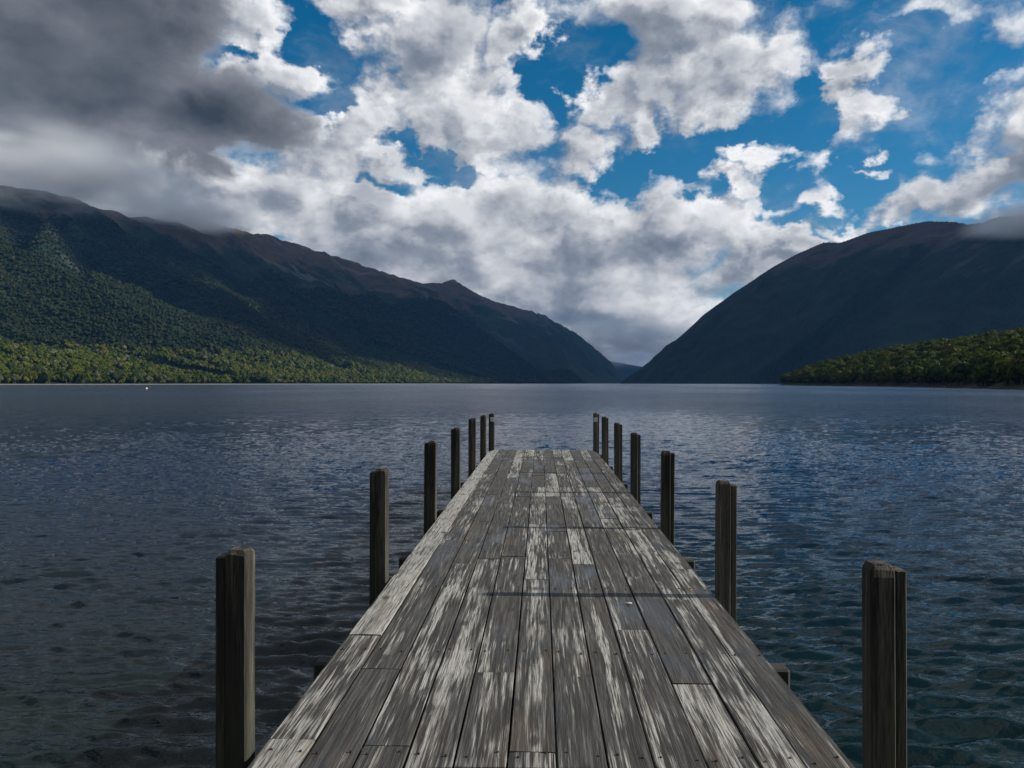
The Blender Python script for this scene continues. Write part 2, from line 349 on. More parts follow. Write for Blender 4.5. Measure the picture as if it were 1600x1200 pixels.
# unseen cloud added off to the right and shaped to keep the sun off the mountains, the near shores lie in its gap
m_cl, T = material('cloud_white')
df = T.n('ShaderNodeBsdfDiffuse', {'Color': (.85, .85, .86, 1)}); tl = T.n('ShaderNodeBsdfTranslucent', {'Color': (.8, .8, .82, 1)})
thk = T.n('ShaderNodeAttribute', attribute_name='thickness').outputs['Fac']                # thin cloud lets the sun through
thru = T.m('ADD', T.m('MULTIPLY', T.m('EXPONENT', T.m('MULTIPLY', thk, -.016)), .80), .17)
solid = T.n('ShaderNodeMixShader', {0: .25, 1: df.outputs[0], 2: tl.outputs[0]})
T.n('ShaderNodeOutputMaterial', {'Surface': T.n('ShaderNodeMixShader', {0: thru, 1: solid.outputs[0], 2: T.n('ShaderNodeBsdfTransparent').outputs[0]}).outputs[0]})
HAZE = 1.7e-5
def shade_cloud_bank():
    xs = np.arange(6500, 18000, 90.0); ys = np.arange(900, 15500, 90.0); X, Y = np.meshgrid(xs, ys)
    n = fbm(X / 1300, Y / 1300, 5, 120)
    # open towards the viewer's side: the near forest, the headland and the jetty stay in the sun
    edge = np.where(X > 11300, 2200 + (X - 11300) * .85, 2400 - (X - 10412) * .218) + 40
    ridge2 = 3250 - (X - 9815) * .234                      # a second strip of sun along the next spur
    cov = np.clip((Y - edge) / 160, -2.5, 1.0) * .50 + .16 + n * .55 - .85 * np.exp(-((Y - ridge2 + 120) / 130) ** 2) * (X > 9700) * (X < 11700)
    cov = np.where(X < .76 * Y + 60, -1, cov); 
    for hx, hy, rx, ry, dp in ((12300, 7000, 700, 600, .72), (8150, 4750, 330, 300, .7), (9100, 6600, 300, 300, .35), (12700, 5250, 350, 250, .40)):
        cov = cov - dp * np.exp(-((X - hx) / rx) ** 2 - ((Y - hy) / ry) ** 2)
    cov = cov + 2.2 * np.clip((X - 12700) / 400, 0, 1) * np.clip((Y - 1500) / 300, 0, 1)
    th = np.clip(cov, 0, None) * 420
    V = []; idx = -np.ones(X.shape, int); Fc = []
    ok = th > 0
    q = ok[:-1, :-1] & ok[1:, :-1] & ok[:-1, 1:] & ok[1:, 1:]
    ii = np.cumsum(ok.ravel()).reshape(X.shape) - 1; nn = int(ok.sum())
    bump = 60 * fbm(X / 260, Y / 260, 3, 130)
    top = np.stack([X, Y, 6000 + th + bump], -1)[ok]; bot = np.stack([X, Y, 5990 - th * .35], -1)[ok]
    a = ii[:-1, :-1][q]; b = ii[:-1, 1:][q]; c = ii[1:, 1:][q]; d = ii[1:, :-1][q]
    fc = np.concatenate([np.stack([a, b, c, d], -1), np.stack([d, c, b, a], -1) + nn])
    o = mesh_obj('clouds', np.concatenate([top, bot]).tolist(), fc.tolist(), m_cl, None, True)
    at = o.data.attributes.new('thickness', 'FLOAT', 'POINT'); tv = (th * .7)[ok]; at.data.foreach_set('value', np.concatenate([tv, tv]).astype(np.float32))
    return tag(o, 'unseen high cloud bank added off to the right to shade the mountains', None, None, 'structure')
shade_cloud_bank()
# air between the mountains
m_air, T = material('air_haze')
T.n('ShaderNodeOutputMaterial', {'Volume': T.n('ShaderNodeVolumePrincipled', {'Color': (.15, .43, 1, 1), 'Density': HAZE, 'Anisotropy': .1}).outputs[0]})
bm = bmesh.new(); bmesh.ops.create_cube(bm, size=1)
for v in bm.verts: v.co = Vector((v.co.x * 52000, -2000 + (v.co.y + .5) * 27500, -11 + (v.co.z + .5) * 1411))
hz = bm_obj('haze', bm, m_air); tag(hz, 'thin blue air over the lake and mountains', None, None, 'stuff')

m_mist, T = material('mist')
gp = T.n('ShaderNodeTexCoord').outputs['Object']; wp = T.n('ShaderNodeNewGeometry').outputs['Position']
fall = T.ramp(T.v('LENGTH', gp), 1.0, .25)
nz = T.noise(T.v('MULTIPLY', wp, (.0016, .0016, .0042)), 1.0, 4, .6)
T.n('ShaderNodeOutputMaterial', {'Volume': T.n('ShaderNodeVolumePrincipled', {'Color': (.97, .98, 1, 1), 'Anisotropy': .2,
    'Density': T.m('MULTIPLY', T.m('MULTIPLY', fall, T.ramp(nz, .36, .60)), T.ramp(T.sep(wp)[1], 9000, 12000, .0105, .0036))}).outputs[0]})
for (px, py, Y, rx, ry, rz, lab) in ((10, 272, 3300, 800, 700, 210, 'dark grey cloud hiding the top of the left range at the frame edge'), (235, 338, 4450, 600, 600, 105, 'pale wisp of cloud draped over the second crest of the left range'),
        (1612, 345, 4100, 330, 500, 120, 'small grey cloud touching the summit of the right mountain'), (940, 535, 13600, 2300, 900, 520, 'pale mist filling the far end of the valley')):
    bm = bmesh.new(); bmesh.ops.create_icosphere(bm, subdivisions=3, radius=1)
    o = bm_obj('mist', bm, m_mist); o.location = pt(px, py, Y); o.scale = (rx, ry, rz); tag(o, lab, None, None, 'stuff')

# ------------------------------------------------------------------ trees
def leaf_material(name, cols, rough=.7):
    m, T = material(name)
    rnd = T.n('ShaderNodeObjectInfo').outputs['Random']
    cr = T.n('ShaderNodeValToRGB', {'Fac': rnd}); cr.color_ramp.interpolation = 'CONSTANT' if len(cols) > 4 else 'LINEAR'
    el_ = cr.color_ramp.elements
    for i, c in enumerate(cols):
        p = i / len(cols) if len(cols) > 4 else i / (len(cols) - 1)
        k = el_[i] if i < 2 else el_.new(p)
        k.position = p; k.color = (*c, 1)
    pos = T.n('ShaderNodeNewGeometry').outputs['Position']
    v = T.noise(pos, .45, 3, .6)
    col = T.mix(1.0, cr.outputs[0], T.mix(T.ramp(v, .3, .7), (.42, .45, .36), (1.1, 1.05, .85)), 'MULTIPLY')
    b = T.n('ShaderNodeBsdfPrincipled', {'Base Color': col, 'Roughness': rough, 'Specular IOR Level': .1})
    tr = T.n('ShaderNodeBsdfTranslucent', {'Color': T.mix(1.0, col, (1.2, 1.4, .6), 'MULTIPLY')})
    T.n('ShaderNodeOutputMaterial', {'Surface': T.n('ShaderNodeMixShader', {0: .22, 1: b.outputs[0], 2: tr.outputs[0]}).outputs[0]})
    return m
m_leaf = leaf_material('beech_leaves', [(.060, .082, .011), (.076, .098, .012), (.046, .074, .012), (.092, .100, .013), (.030, .050, .010), (.066, .086, .013), (.110, .105, .018), (.046, .076, .011)])
m_pale = leaf_material('pale_leaves', [(.15, .15, .11), (.11, .12, .075)])
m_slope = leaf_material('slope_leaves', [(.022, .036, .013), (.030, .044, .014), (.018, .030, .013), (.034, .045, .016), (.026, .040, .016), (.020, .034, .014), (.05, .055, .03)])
m_bark, T = material('bark')
T.n('ShaderNodeOutputMaterial', {'Surface': T.n('ShaderNodeBsdfPrincipled', {'Base Color': T.mix(T.noise(T.n('ShaderNodeTexCoord').outputs['Object'], 3, 4, .6), (.03, .025, .02), (.12, .11, .1)), 'Roughness': .9}).outputs[0]})

def crown_mesh(name, seed, n_leaf, lobes, mat, core=True, size=.30):
    """crown of unit-ish size: leaf clumps spread through several lobes over a rough dark core; base at z=0, about 2 high, radius 1"""
    r = random.Random(seed); V = []; Fc = []
    L = []
    for i in range(lobes):
        a = i * 2.4 + r.random(); q = .15 + .55 * r.random(); h = .75 + 1.0 * r.random() * (1 - q * .6)
        L.append((q * math.cos(a), q * math.sin(a), h, .36 + .22 * r.random()))
    L.append((0, 0, 1.5, .42))
    for k in range(n_leaf):
        lx, ly, lz, lr = L[k % len(L)]
        while True:
            v = Vector((r.gauss(0, 1), r.gauss(0, 1), r.gauss(0, 1)))
            if v.length > .1: break
        v.normalize(); rr = lr * (.72 + .36 * r.random())
        p = Vector((lx, ly, lz)) + Vector((v.x, v.y, v.z * .85)) * rr
        nrm = (v + Vector((r.gauss(0, .55), r.gauss(0, .55), r.gauss(0, .55) + .35))).normalized()
        t = nrm.orthogonal().normalized(); t = Matrix.Rotation(r.random() * 6.28, 3, nrm) @ t; b = nrm.cross(t)
        s = size * lr * 1.6 * (.6 + .7 * r.random()); i0 = len(V)
        V += [p + t * s, p + b * s * .8 + nrm * s * .18, p - t * s * .9, p - b * s * .7 - nrm * s * .15]; Fc.append((i0, i0 + 1, i0 + 2, i0 + 3))
    if core:
        for (lx, ly, lz, lr) in L:
            bm = bmesh.new(); bmesh.ops.create_icosphere(bm, subdivisions=2 if core > 1 else 1, radius=lr * (.98 if core > 1 else .86)); i0 = len(V)
            for v in bm.verts:
                c = v.co * (1 + .25 * r.uniform(-1, 1)); V.append(Vector((lx + c.x, ly + c.y, max(.2, lz + c.z * .9))))
            for f in bm.faces: Fc.append(tuple(i0 + v.index for v in f.verts))
            bm.free()
    me = bpy.data.meshes.new(name); me.from_pydata([tuple(v) for v in V], [], Fc); me.update(); me.materials.append(mat)
    return me
def trunk_mesh(seed):
    r = random.Random(seed); bm = bmesh.new()
    def limb(p, q, r0, r1, n=5):
        ax = (q - p).normalized(); t = ax.orthogonal().normalized(); b = ax.cross(t)
        ra = [bm.verts.new(p + (t * math.cos(i * 6.283 / n) + b * math.sin(i * 6.283 / n)) * r0) for i in range(n)]
        rb = [bm.verts.new(q + (t * math.cos(i * 6.283 / n) + b * math.sin(i * 6.283 / n)) * r1) for i in range(n)]
        for i in range(n): bm.faces.new((ra[i], ra[(i + 1) % n], rb[(i + 1) % n], rb[i]))
    limb(Vector((0, 0, -.35)), Vector((.03, .02, .8)), .09, .055, 6); limb(Vector((.03, .02, .8)), Vector((0, 0, 1.5)), .055, .02, 5)
    for i in range(4):
        a = i * 1.6 + r.random(); limb(Vector((.02, .01, .5 + .12 * i)), Vector((.5 * math.cos(a), .5 * math.sin(a), .95 + .15 * i)), .035, .012, 4)
    me = bpy.data.meshes.new('trunk'); bm.to_mesh(me); bm.free(); me.materials.append(m_bark)
    return me
CROWNS = [crown_mesh('crown', 100 + i, 520, 6 + i % 3, m_leaf, size=.19) for i in range(6)]
CROWNS_PALE = [crown_mesh('crown', 200 + i, 400, 6, m_pale, size=.19) for i in range(2)]
TRUNK = trunk_mesh(5)

def scatter(fn, x0, x1, y0, y1, step, keep):
    gx = np.arange(x0, x1, step); gy = np.arange(y0, y1, step)
    X, Y = np.meshgrid(gx, gy); X = X.ravel() + rng.uniform(-.48, .48, X.size) * step; Y = Y.ravel() + rng.uniform(-.48, .48, Y.size) * step
    Z = fn(X, Y); k = keep(X, Y, Z)
    return np.stack([X[k], Y[k], Z[k]], -1)
def in_frame(P, mx=1.06):
    return (np.abs(P[:, 0]) / P[:, 1] < 800 / F * mx)
# candidates: headland and the near left shore
head = scatter(h_head, 195, 900, 250, 1250, 7.6, lambda X, Y, Z: Z > .8)
head = head[in_frame(head, 1.35)]
lsh = scatter(h_left, -2300, 500, 1100, 4200, 11.0, lambda X, Y, Z: (Z > 1.2) & (Z < 760))
lsh = lsh[in_frame(lsh, 1.25)]
far_l = scatter(h_left, -2600, 1000, 4200, 7200, 17.0, lambda X, Y, Z: (Z > 1.2) & (Z < 640 + 120 * fbm(X / 300, Y / 300, 3, 90)))
far_l = far_l[in_frame(far_l, 1.1)]
def radii(P, lo, hi): return rng.uniform(lo, hi, len(P))
r_head = radii(head, 3.6, 6.0); _c = np.clip(.5 + 1.1 * fbm(lsh[:, 0] / 90, lsh[:, 1] / 90, 3, 96), 0, 1)
r_l = np.where(lsh[:, 2] < 110, 4.6 + (3.2 + 4.0 * _c) * rng.random(len(lsh)) ** 1.7, 4.6 + 3.4 * rng.random(len(lsh)) ** 1.5); r_f = radii(far_l, 8.5, 12.0)
# which of them show largest: headland trees facing the water, left shore's front rows
sd_head, _, _, sg = polydist(head[:, 0], head[:, 1], HEAD_SHORE)
vis_h = in_frame(head, 1.0) & (head[:, 2] < 60)
score_h = np.where(vis_h, r_head / np.hypot(head[:, 0], head[:, 1]) * (1.0 - np.clip(sd_head / 420, 0, .7)), 0)
sd_l, _, _, _ = polydist(lsh[:, 0], lsh[:, 1], L_SHORE)
score_l = np.where(in_frame(lsh, 1.0), r_l / np.hypot(lsh[:, 0], lsh[:, 1]) * (1.0 - np.clip(sd_l / 260, 0, .95)), 0)
pick_h = np.argsort(-score_h)[:185]; pick_l = np.argsort(-score_l)[:110]
def plant_tree(p, rad, hgt, crown, label, group):
    t = bpy.data.objects.new('beech_tree', None); C.objects.link(t)
    t.location = p; t.rotation_euler = (0, 0, random.uniform(0, 6.28)); t.scale = (rad, rad, hgt / 2.05)
    tag(t, label, 'tree', group)
    for nm, me in (('trunk', TRUNK), ('crown', crown)):
        o = bpy.data.objects.new(nm, me); C.objects.link(o); o.parent = t
    return t
px_of = lambda p: 800 + p[0] / p[1] * F
ph = [px_of(head[i]) for i in pick_h]; pl = [px_of(lsh[i]) for i in pick_l]
topz = [(head[i][2] + 12) / head[i][1] for i in pick_h]
special = {int(np.argmin(ph)): 'leftmost tree of the headland, standing at the very tip by the water', int(np.argmax(topz)): 'highest tree on the skyline of the headland near the right frame edge'}
for j, i in enumerate(pick_h):
    low_ = sd_head[i] < 22; x = ph[j]
    zone = 'tip' if x < 1330 else 'middle' if x < 1470 else 'right end'
    if low_: lab = {'tip': 'dark beech tree at the water edge near the tip of the headland', 'middle': 'dark beech tree at the water edge halfway along the headland', 'right end': 'dark beech tree at the headland water edge beside the right frame edge'}[zone]
    else: lab = {'tip': 'sunlit beech tree on the low slope behind the headland tip', 'middle': 'sunlit beech tree on the middle slope of the headland', 'right end': 'sunlit beech tree high on the headland slope at the right frame edge'}[zone]
    t = plant_tree(head[i], r_head[i], r_head[i] * random.uniform(2.0, 2.8), random.choice(CROWNS), special.get(j, lab), None if j in special else ('trees at the foot of the headland, ' if low_ else 'trees on the slope of the headland, ') + zone)
for j, i in enumerate(pick_l):
    pale = j % 7 == 3; x = pl[j]
    zone = 'left of the buoy' if x < 215 else 'right of the buoy' if x < 420 else 'far end of the sunlit forest'
    where = {'left of the buoy': 'on the shore left of the buoy', 'right of the buoy': 'on the shore right of the buoy', 'far end of the sunlit forest': 'on the shore at the far end of the forest'}[zone]
    plant_tree(lsh[i], r_l[i], r_l[i] * random.uniform(1.9, 2.6), random.choice(CROWNS_PALE if pale else CROWNS),
               ('pale silvery tree among green ones ' if pale else 'sunlit green beech tree ') + where, ('pale trees of the left shore, ' if pale else 'green trees of the left shore, ') + zone)
# the rest of the forest: one object each, instanced clumps
def forest(name, P, rad, meshes, label, squash=1.0):
    col = bpy.data.collections.new(name + '_kinds')
    for me in meshes: col.objects.link(bpy.data.objects.new('crown', me))
    me = bpy.data.meshes.new(name); me.vertices.add(len(P)); me.vertices.foreach_set('co', P.astype(np.float32).ravel()); me.update()
    for nm, dt, arr in (('size', 'FLOAT_VECTOR', np.stack([rad, rad, rad * rng.uniform(.9, 1.25, len(P)) * squash], -1)), ('turn', 'FLOAT', rng.uniform(0, 6.28, len(P)))):
        at = me.attributes.new(nm, dt, 'POINT'); at.data.foreach_set('vector' if dt == 'FLOAT_VECTOR' else 'value', arr.astype(np.float32).ravel())
    o = bpy.data.objects.new(name, me); C.objects.link(o); tag(o, label, None, None, 'stuff')
    ng = bpy.data.node_groups.new(name, 'GeometryNodeTree')
    ng.interface.new_socket('Geometry', in_out='INPUT', socket_type='NodeSocketGeometry'); ng.interface.new_socket('Geometry', in_out='OUTPUT', socket_type='NodeSocketGeometry')
    G = N(ng); gi = G.n('NodeGroupInput'); go = G.n('NodeGroupOutput')
    ci = G.n('GeometryNodeCollectionInfo', {'Collection': col, 'Separate Children': True, 'Reset Children': True})
    sz = G.n('GeometryNodeInputNamedAttribute', {'Name': 'size'}, data_type='FLOAT_VECTOR'); tn = G.n('GeometryNodeInputNamedAttribute', {'Name': 'turn'}, data_type='FLOAT')
    ip = G.n('GeometryNodeInstanceOnPoints', {'Points': gi.outputs[0], 'Instance': ci.outputs[0], 'Pick Instance': True,
                                               'Rotation': G.comb(0.0, 0.0, tn.outputs[0]), 'Scale': sz.outputs[0]})
    ng.links.new(ip.outputs[0], go.inputs[0])
    md = o.modifiers.new('scatter', 'NODES'); md.node_group = ng
    return o
rest_h = np.ones(len(head), bool); rest_h[pick_h] = False
rest_l = np.ones(len(lsh), bool); rest_l[pick_l] = False
forest('headland_forest', head[rest_h], r_head[rest_h] * 1.0, CROWNS[:3] + CROWNS[3:], 'dense beech forest covering the headland behind its edge trees', 1.1)
SMALL = [crown_mesh('crown', 300 + i, 70, 5, m_leaf, size=.24, core=2) for i in range(4)]
SMALL_P = [crown_mesh('crown', 320, 70, 5, m_pale, size=.24, core=2)]
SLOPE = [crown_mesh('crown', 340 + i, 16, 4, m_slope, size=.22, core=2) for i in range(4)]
Zl = lsh[:, 2] + 30 * fbm(lsh[:, 0] / 200, lsh[:, 1] / 200, 3, 95)
lowl = rest_l & (Zl < 95); upl = rest_l & ~lowl
forest('shore_forest', lsh[lowl], r_l[lowl], SMALL * 3 + SMALL_P, 'sunlit green forest on the flat behind the left shore')
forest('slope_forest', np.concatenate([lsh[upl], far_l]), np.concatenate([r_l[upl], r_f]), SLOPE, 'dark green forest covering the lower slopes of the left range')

# the wooded shore the jetty starts from
def h_back(X, Y):
    D = np.hypot(X, Y * 1.0 - 10); return np.where(Y < -8 - .0025 * np.abs(X) ** 1.4, .6 + np.clip(-Y - 8, 0, 400) * .07, -2.0) + .8 * fbm(X / 30, Y / 30, 3, 140)
terrain('shore_ground', h_back, np.linspace(-400, 400, 120), np.linspace(-400, -5, 90), hm, 'wooded shore at the land end of the jetty')
back = scatter(h_back, -380, 380, -300, -16, 7.5, lambda X, Y, Z: (Z > .3) & ((np.abs(X) > 4) | (Y < -40)))
forest('shore_trees', back, rng.uniform(4.0, 6.0, len(back)), CROWNS, 'beech forest on the shore at the land end of the jetty', 1.7)

# pale beach line under the left forest
bm_, T = material('beach_gravel')
T.n('ShaderNodeOutputMaterial', {'Surface': T.n('ShaderNodeBsdfPrincipled', {'Base Color': T.mix(T.noise(T.n('ShaderNodeNewGeometry').outputs['Position'], .2, 4, .7), (.10, .095, .08), (.24, .225, .19)), 'Roughness': .95}).outputs[0]})
bv = []; bf = []
for p, q in zip(L_SHORE[1:6], L_SHORE[2:7]):
    n = 14
    for i in range(n):
        t = i / n; x = p[0] + t * (q[0] - p[0]); y = p[1] + t * (q[1] - p[1]); dx, dy = q[0] - p[0], q[1] - p[1]; L = math.hypot(dx, dy); nx, ny = dy / L, -dx / L
        w = 4 + 9 * mnoise.noise(Vector((x * .02, y * .02, 0)))
        bv += [(x + nx * w, y + ny * w, -.4), (x + nx * (w - 2), y + ny * (w - 2), .35), (x - nx * 6, y - ny * 6, 1.6)]
for i in range(len(bv) // 3 - 1):
    a = i * 3; bf += [(a, a + 1, a + 4, a + 3), (a + 1, a + 2, a + 5, a + 4)]
tag(mesh_obj('beach', bv, bf, bm_), 'thin pale gravel beach along the left shore', None, None, 'structure')

# ------------------------------------------------------------------ lake
m_w, T = material('lake_water')
g = T.n('ShaderNodeNewGeometry'); pos = g.outputs['Position']; sx = T.sep(pos)
dist = T.v('LENGTH', pos)
farw = T.ramp(dist, 35, 75)
wv1 = T.noise(T.v('MULTIPLY', pos, (1.0, 3.0, 0)), 1.0, 4, .55, dist=.5)
wv2 = T.noise(T.v('MULTIPLY', pos, (.16, .42, 0)), 1.0, 3, .5)
fine = T.noise(T.v('MULTIPLY', pos, (6.0, 13.0, 0)), 1.0, 3, .5)
gust = T.ramp(T.noise(T.v('MULTIPLY', pos, (.012, .006, 0)), 1.0, 4, .55), .3, .7, .55, 1.25)
hgt = T.m('ADD', T.m('MULTIPLY', wv1, T.m('MULTIPLY', farw, .13)), T.m('MULTIPLY', fine, .014))
hgt = T.m('ADD', hgt, T.m('MULTIPLY', wv2, T.m('MULTIPLY', farw, .16)))
hgt = T.m('MULTIPLY', hgt, gust)
bmp = T.n('ShaderNodeBump', {'Height': hgt, 'Strength': 1.0, 'Distance': 1.0})
shallow = T.ramp(T.m('ADD', sx[1], T.m('MULTIPLY', T.noise(pos, .25, 3, .5), 5.0)), 26, 4)
left_ = T.ramp(sx[0], 1.0, -5.0)
bed = T.mix(T.ramp(T.noise(pos, 1.1, 5, .6), .35, .65), (.005, .011, .009), (.009, .014, .010))
bed = T.mix(left_, (.003, .013, .013), bed)
col = T.mix(shallow, (.003, .015, .040), bed)
rip = T.v('SUBTRACT', T.noise(T.v('MULTIPLY', pos, (1.4, 3.6, 0)), 1.0, 3, .6, out='Color'), (.5, .5, .5))
open_ = T.ramp(dist, 45, 160)
rip2 = T.v('MULTIPLY', T.v('SUBTRACT', T.noise(T.v('MULTIPLY', pos, (.10, .42, 0)), 1.0, 4, .6, out='Color'), (.5, .5, .5)), (.06, .20, 0))
rip = T.v('ADD', T.v('ADD', T.v('MULTIPLY', rip, (.22, .40, 0)), rip2), T.comb(0.0, T.m('SUBTRACT', -.045, T.m('MULTIPLY', open_, .125)), 0.0))
farn = T.m('MULTIPLY', T.ramp(dist, 25, 80), T.ramp(T.noise(T.v('MULTIPLY', pos, (.010, .004, 0)), 1.0, 4, .55), .3, .7, .75, 1.15))
nrm = T.v('NORMALIZE', T.v('ADD', bmp.outputs[0], T.v('SCALE', rip, scale=farn)))
b = T.n('ShaderNodeBsdfPrincipled', {'Base Color': col, 'Roughness': .07, 'IOR': 1.333, 'Normal': nrm})
T.n('ShaderNodeOutputMaterial', {'Surface': b.outputs[0]})
def waves(X, Y):
    wr = np.random.default_rng(21); Z = np.zeros_like(X)
    XX = X + .15 * fbm(X / 2.5, Y / 2.5, 2, 80); YY = Y + .10 * fbm(X / 1.8 + 5, Y / 1.2, 2, 82)
    for i in range(70):
        lam = .10 * (.52 / .10) ** (wr.random() ** .8); th = R(3) + wr.normal(0, .17 if lam > .22 else .34); k = 2 * math.pi / lam
        a = .0125 * lam * (1.0 if lam < .45 else .6) * wr.uniform(.5, 1.3) / 1.55
        ph = k * (XX * math.sin(th) + YY * math.cos(th)) + wr.uniform(0, 6.28)
        sn = np.sin(ph); Z += a * (sn + .9 * np.exp(3.5 * (sn - 1)))
    return Z * (1.0 + .6 * fbm(X / 7, Y / 9, 3, 84))
ra = np.linspace(-.78, .78, 820)                                   # a fan of quads, finer where the ripples are near
rows = 1.2 * (95 / 1.2) ** (np.linspace(0, 1, 1000) ** .8)
RR, AA = np.meshgrid(rows, ra, indexing='ij'); WX = RR * AA; WY = RR
WZ = waves(WX, WY) * np.clip((92 - WY) / 40, 0, 1) * (1 - .45 * np.clip((WY - 12) / 30, 0, 1))
tag(grid_mesh('lake', np.stack([WX, WY, WZ], -1), m_w), 'wind rippled lake water around the jetty', None, None, 'structure')
# the open lake beyond and beside the rippled part
B = 22000
e0 = 95.0; a0 = float(ra[-1]); y0 = 1.2
ov = [(-a0 * y0, y0, 0), (a0 * y0, y0, 0), (a0 * e0, e0, 0), (-a0 * e0, e0, 0), (-B, -1500, 0), (B, -1500, 0), (B, B, 0), (-B, B, 0)]
of = [(4, 5, 1, 0), (5, 6, 2, 1), (6, 7, 3, 2), (7, 4, 0, 3)]
tag(mesh_obj('open_lake', ov, of, m_w), 'open lake reaching to the mountains', None, None, 'structure')

# ------------------------------------------------------------------ jetty
AXIS = math.atan(44.5 / F)
jetty = bpy.data.objects.new('jetty', None); C.objects.link(jetty); jetty.rotation_euler = (0, 0, -AXIS)
tag(jetty, 'weathered grey wooden jetty with posts along both sides running out into the lake', 'jetty')

def wood_material(name, posts=False):
    m, T = material(name)
    oi = T.n('ShaderNodeObjectInfo'); rnd = oi.outputs['Random']
    tc = T.n('ShaderNodeTexCoord'); tc.object = jetty; p = tc.outputs['Object']
    off = T.v('MULTIPLY', T.comb(rnd, rnd, rnd), (37.0, 91.0, 53.0))
    if posts:
        q = T.v('ADD', T.v('MULTIPLY', p, (1, 1, .09)), off)
    else:
        q = T.v('ADD', T.v('MULTIPLY', p, (1, .085, 1)), off)
    wob = T.v('MULTIPLY', T.v('SUBTRACT', T.noise(q, 6, 3, .5, out='Color'), (.5, .5, .5)), (.05, .05, .05))
    q = T.v('ADD', q, wob)
    fineq = T.v('MULTIPLY', q, (1, .45, 1) if not posts else (1, 1, .5))
    grain = T.noise(fineq, 170, 4, .62); grain2 = T.noise(fineq, 60, 3, .55); streak = T.noise(fineq, 17, 4, .6)
    if posts:
        dark = T.mix(T.ramp(grain2, .3, .7), (.008, .0075, .006), (.026, .023, .018))
        z = T.sep(p)[2]
        pale = T.mix(grain, (.036, .032, .025), (.14, .124, .097))
        f = T.ramp(T.m('ADD', streak, T.m('MULTIPLY', T.m('SUBTRACT', grain, .5), .5)), .45, .68)
        col = T.mix(f, dark, pale)
        col = T.mix(T.m('MULTIPLY', T.ramp(z, 1.7, .9), .45), col, (.05, .055, .035))
        rough = .85
        hh = T.m('ADD', T.m('MULTIPLY', grain, .003), T.m('MULTIPLY', streak, .006))
    else:
        patch = T.noise(T.v('ADD', T.v('MULTIPLY', p, (3.6, .42, 1)), off), 1.0, 4, .6, dist=.6)
        patch2 = T.noise(T.v('ADD', T.v('MULTIPLY', p, (11, .30, 1)), off), 1.0, 4, .58, dist=.25)
        kind = T.ramp(T.m('FRACT', T.m('MULTIPLY', rnd, 7.31)), .35, .65); kind2 = T.m('FRACT', T.m('MULTIPLY', rnd, 13.7))
        patch = T.m('ADD', T.m('MULTIPLY', patch, T.m('SUBTRACT', 1.0, kind)), T.m('MULTIPLY', patch2, kind))
        patch = T.m('ADD', patch, T.m('MULTIPLY', T.m('SUBTRACT', T.noise(T.v('MULTIPLY', p, (1.1, 1.6, 0)), 1.0, 4, .6), .5), .42))   # wear that runs on over several boards
        side = T.m('MULTIPLY', T.ramp(T.sep(p)[0], -.99, -1.03), .26)
        s = T.m('ADD', patch, T.m('MULTIPLY', T.m('SUBTRACT', grain2, .5), .70))
        s = T.m('ADD', s, T.m('MULTIPLY', T.m('SUBTRACT', streak, .5), .42))
        s = T.m('ADD', s, T.m('MULTIPLY', T.m('SUBTRACT', rnd, .5), .27)); s = T.m('ADD', s, side)
        f = T.ramp(s, .50, T.m('ADD', .63, T.m('MULTIPLY', kind2, .16)))
        pale = T.mix(T.ramp(grain, .34, .62), (.165, .158, .14), (.41, .40, .365))
        dark = T.mix(T.ramp(grain2, .32, .7), (.024, .022, .020), (.100, .094, .083))
        brown = T.ramp(T.noise(T.v('ADD', T.v('MULTIPLY', p, (5, .6, 1)), off), 1.0, 3, .5), .55, .75)
        dark = T.mix(T.m('MULTIPLY', brown, .45), dark, (.10, .072, .042)); pale = T.mix(T.m('MULTIPLY', T.ramp(T.noise(T.v('ADD', T.v('MULTIPLY', p, (9, 1.2, 1)), off), 1.0, 4, .6), .50, .72), .65), pale, (.135, .112, .080))
        col = T.mix(f, dark, pale)
        crack = T.ramp(T.noise(T.v('MULTIPLY', q, (1, .28, 1)), 105, 2, .55), .39, .45, 1.0, 0.0)
        col = T.mix(T.m('MULTIPLY', crack, .8), col, (.025, .023, .020))
        # knots
        vo = T.n('ShaderNodeTexVoronoi', {'Vector': T.v('ADD', T.v('MULTIPLY', p, (2.3, 1.15, 0)), off), 'Scale': 1.0}, voronoi_dimensions='2D')
        kn = T.ramp(T.m('ADD', vo.outputs['Distance'], T.m('MULTIPLY', T.m('SUBTRACT', grain2, .5), .10)), .035, .085, 1.0, 0.0)
        col = T.mix(T.m('MULTIPLY', kn, .8), col, (.028, .027, .027))
        # damp places stay dark and shine
        wet = T.ramp(T.noise(T.v('MULTIPLY', p, (2.0, .8, 1)), 1.0, 4, .55, dist=.5), .52, .68)
        wet = T.m('MULTIPLY', wet, T.m('SUBTRACT', 1.0, T.m('MULTIPLY', f, .55)))
        col = T.mix(T.m('MULTIPLY', wet, .35), col, (.045, .046, .048))
        rough = T.m('SUBTRACT', .78, T.m('MULTIPLY', wet, .46))
        hh = T.m('ADD', T.m('MULTIPLY', grain, .0032), T.m('MULTIPLY', T.m('ADD', streak, T.m('MULTIPLY', f, .35)), .0035))
    bmp = T.n('ShaderNodeBump', {'Height': hh, 'Strength': 1.0, 'Distance': 1.4})
    b = T.n('ShaderNodeBsdfPrincipled', {'Base Color': col, 'Roughness': rough, 'Normal': bmp.outputs[0], 'Specular IOR Level': .4})
    T.n('ShaderNodeOutputMaterial', {'Surface': b.outputs[0]})
    return m
m_plank = wood_material('plank_wood'); m_post = wood_material('post_wood', True)
m_beam, T = material('beam_wood')
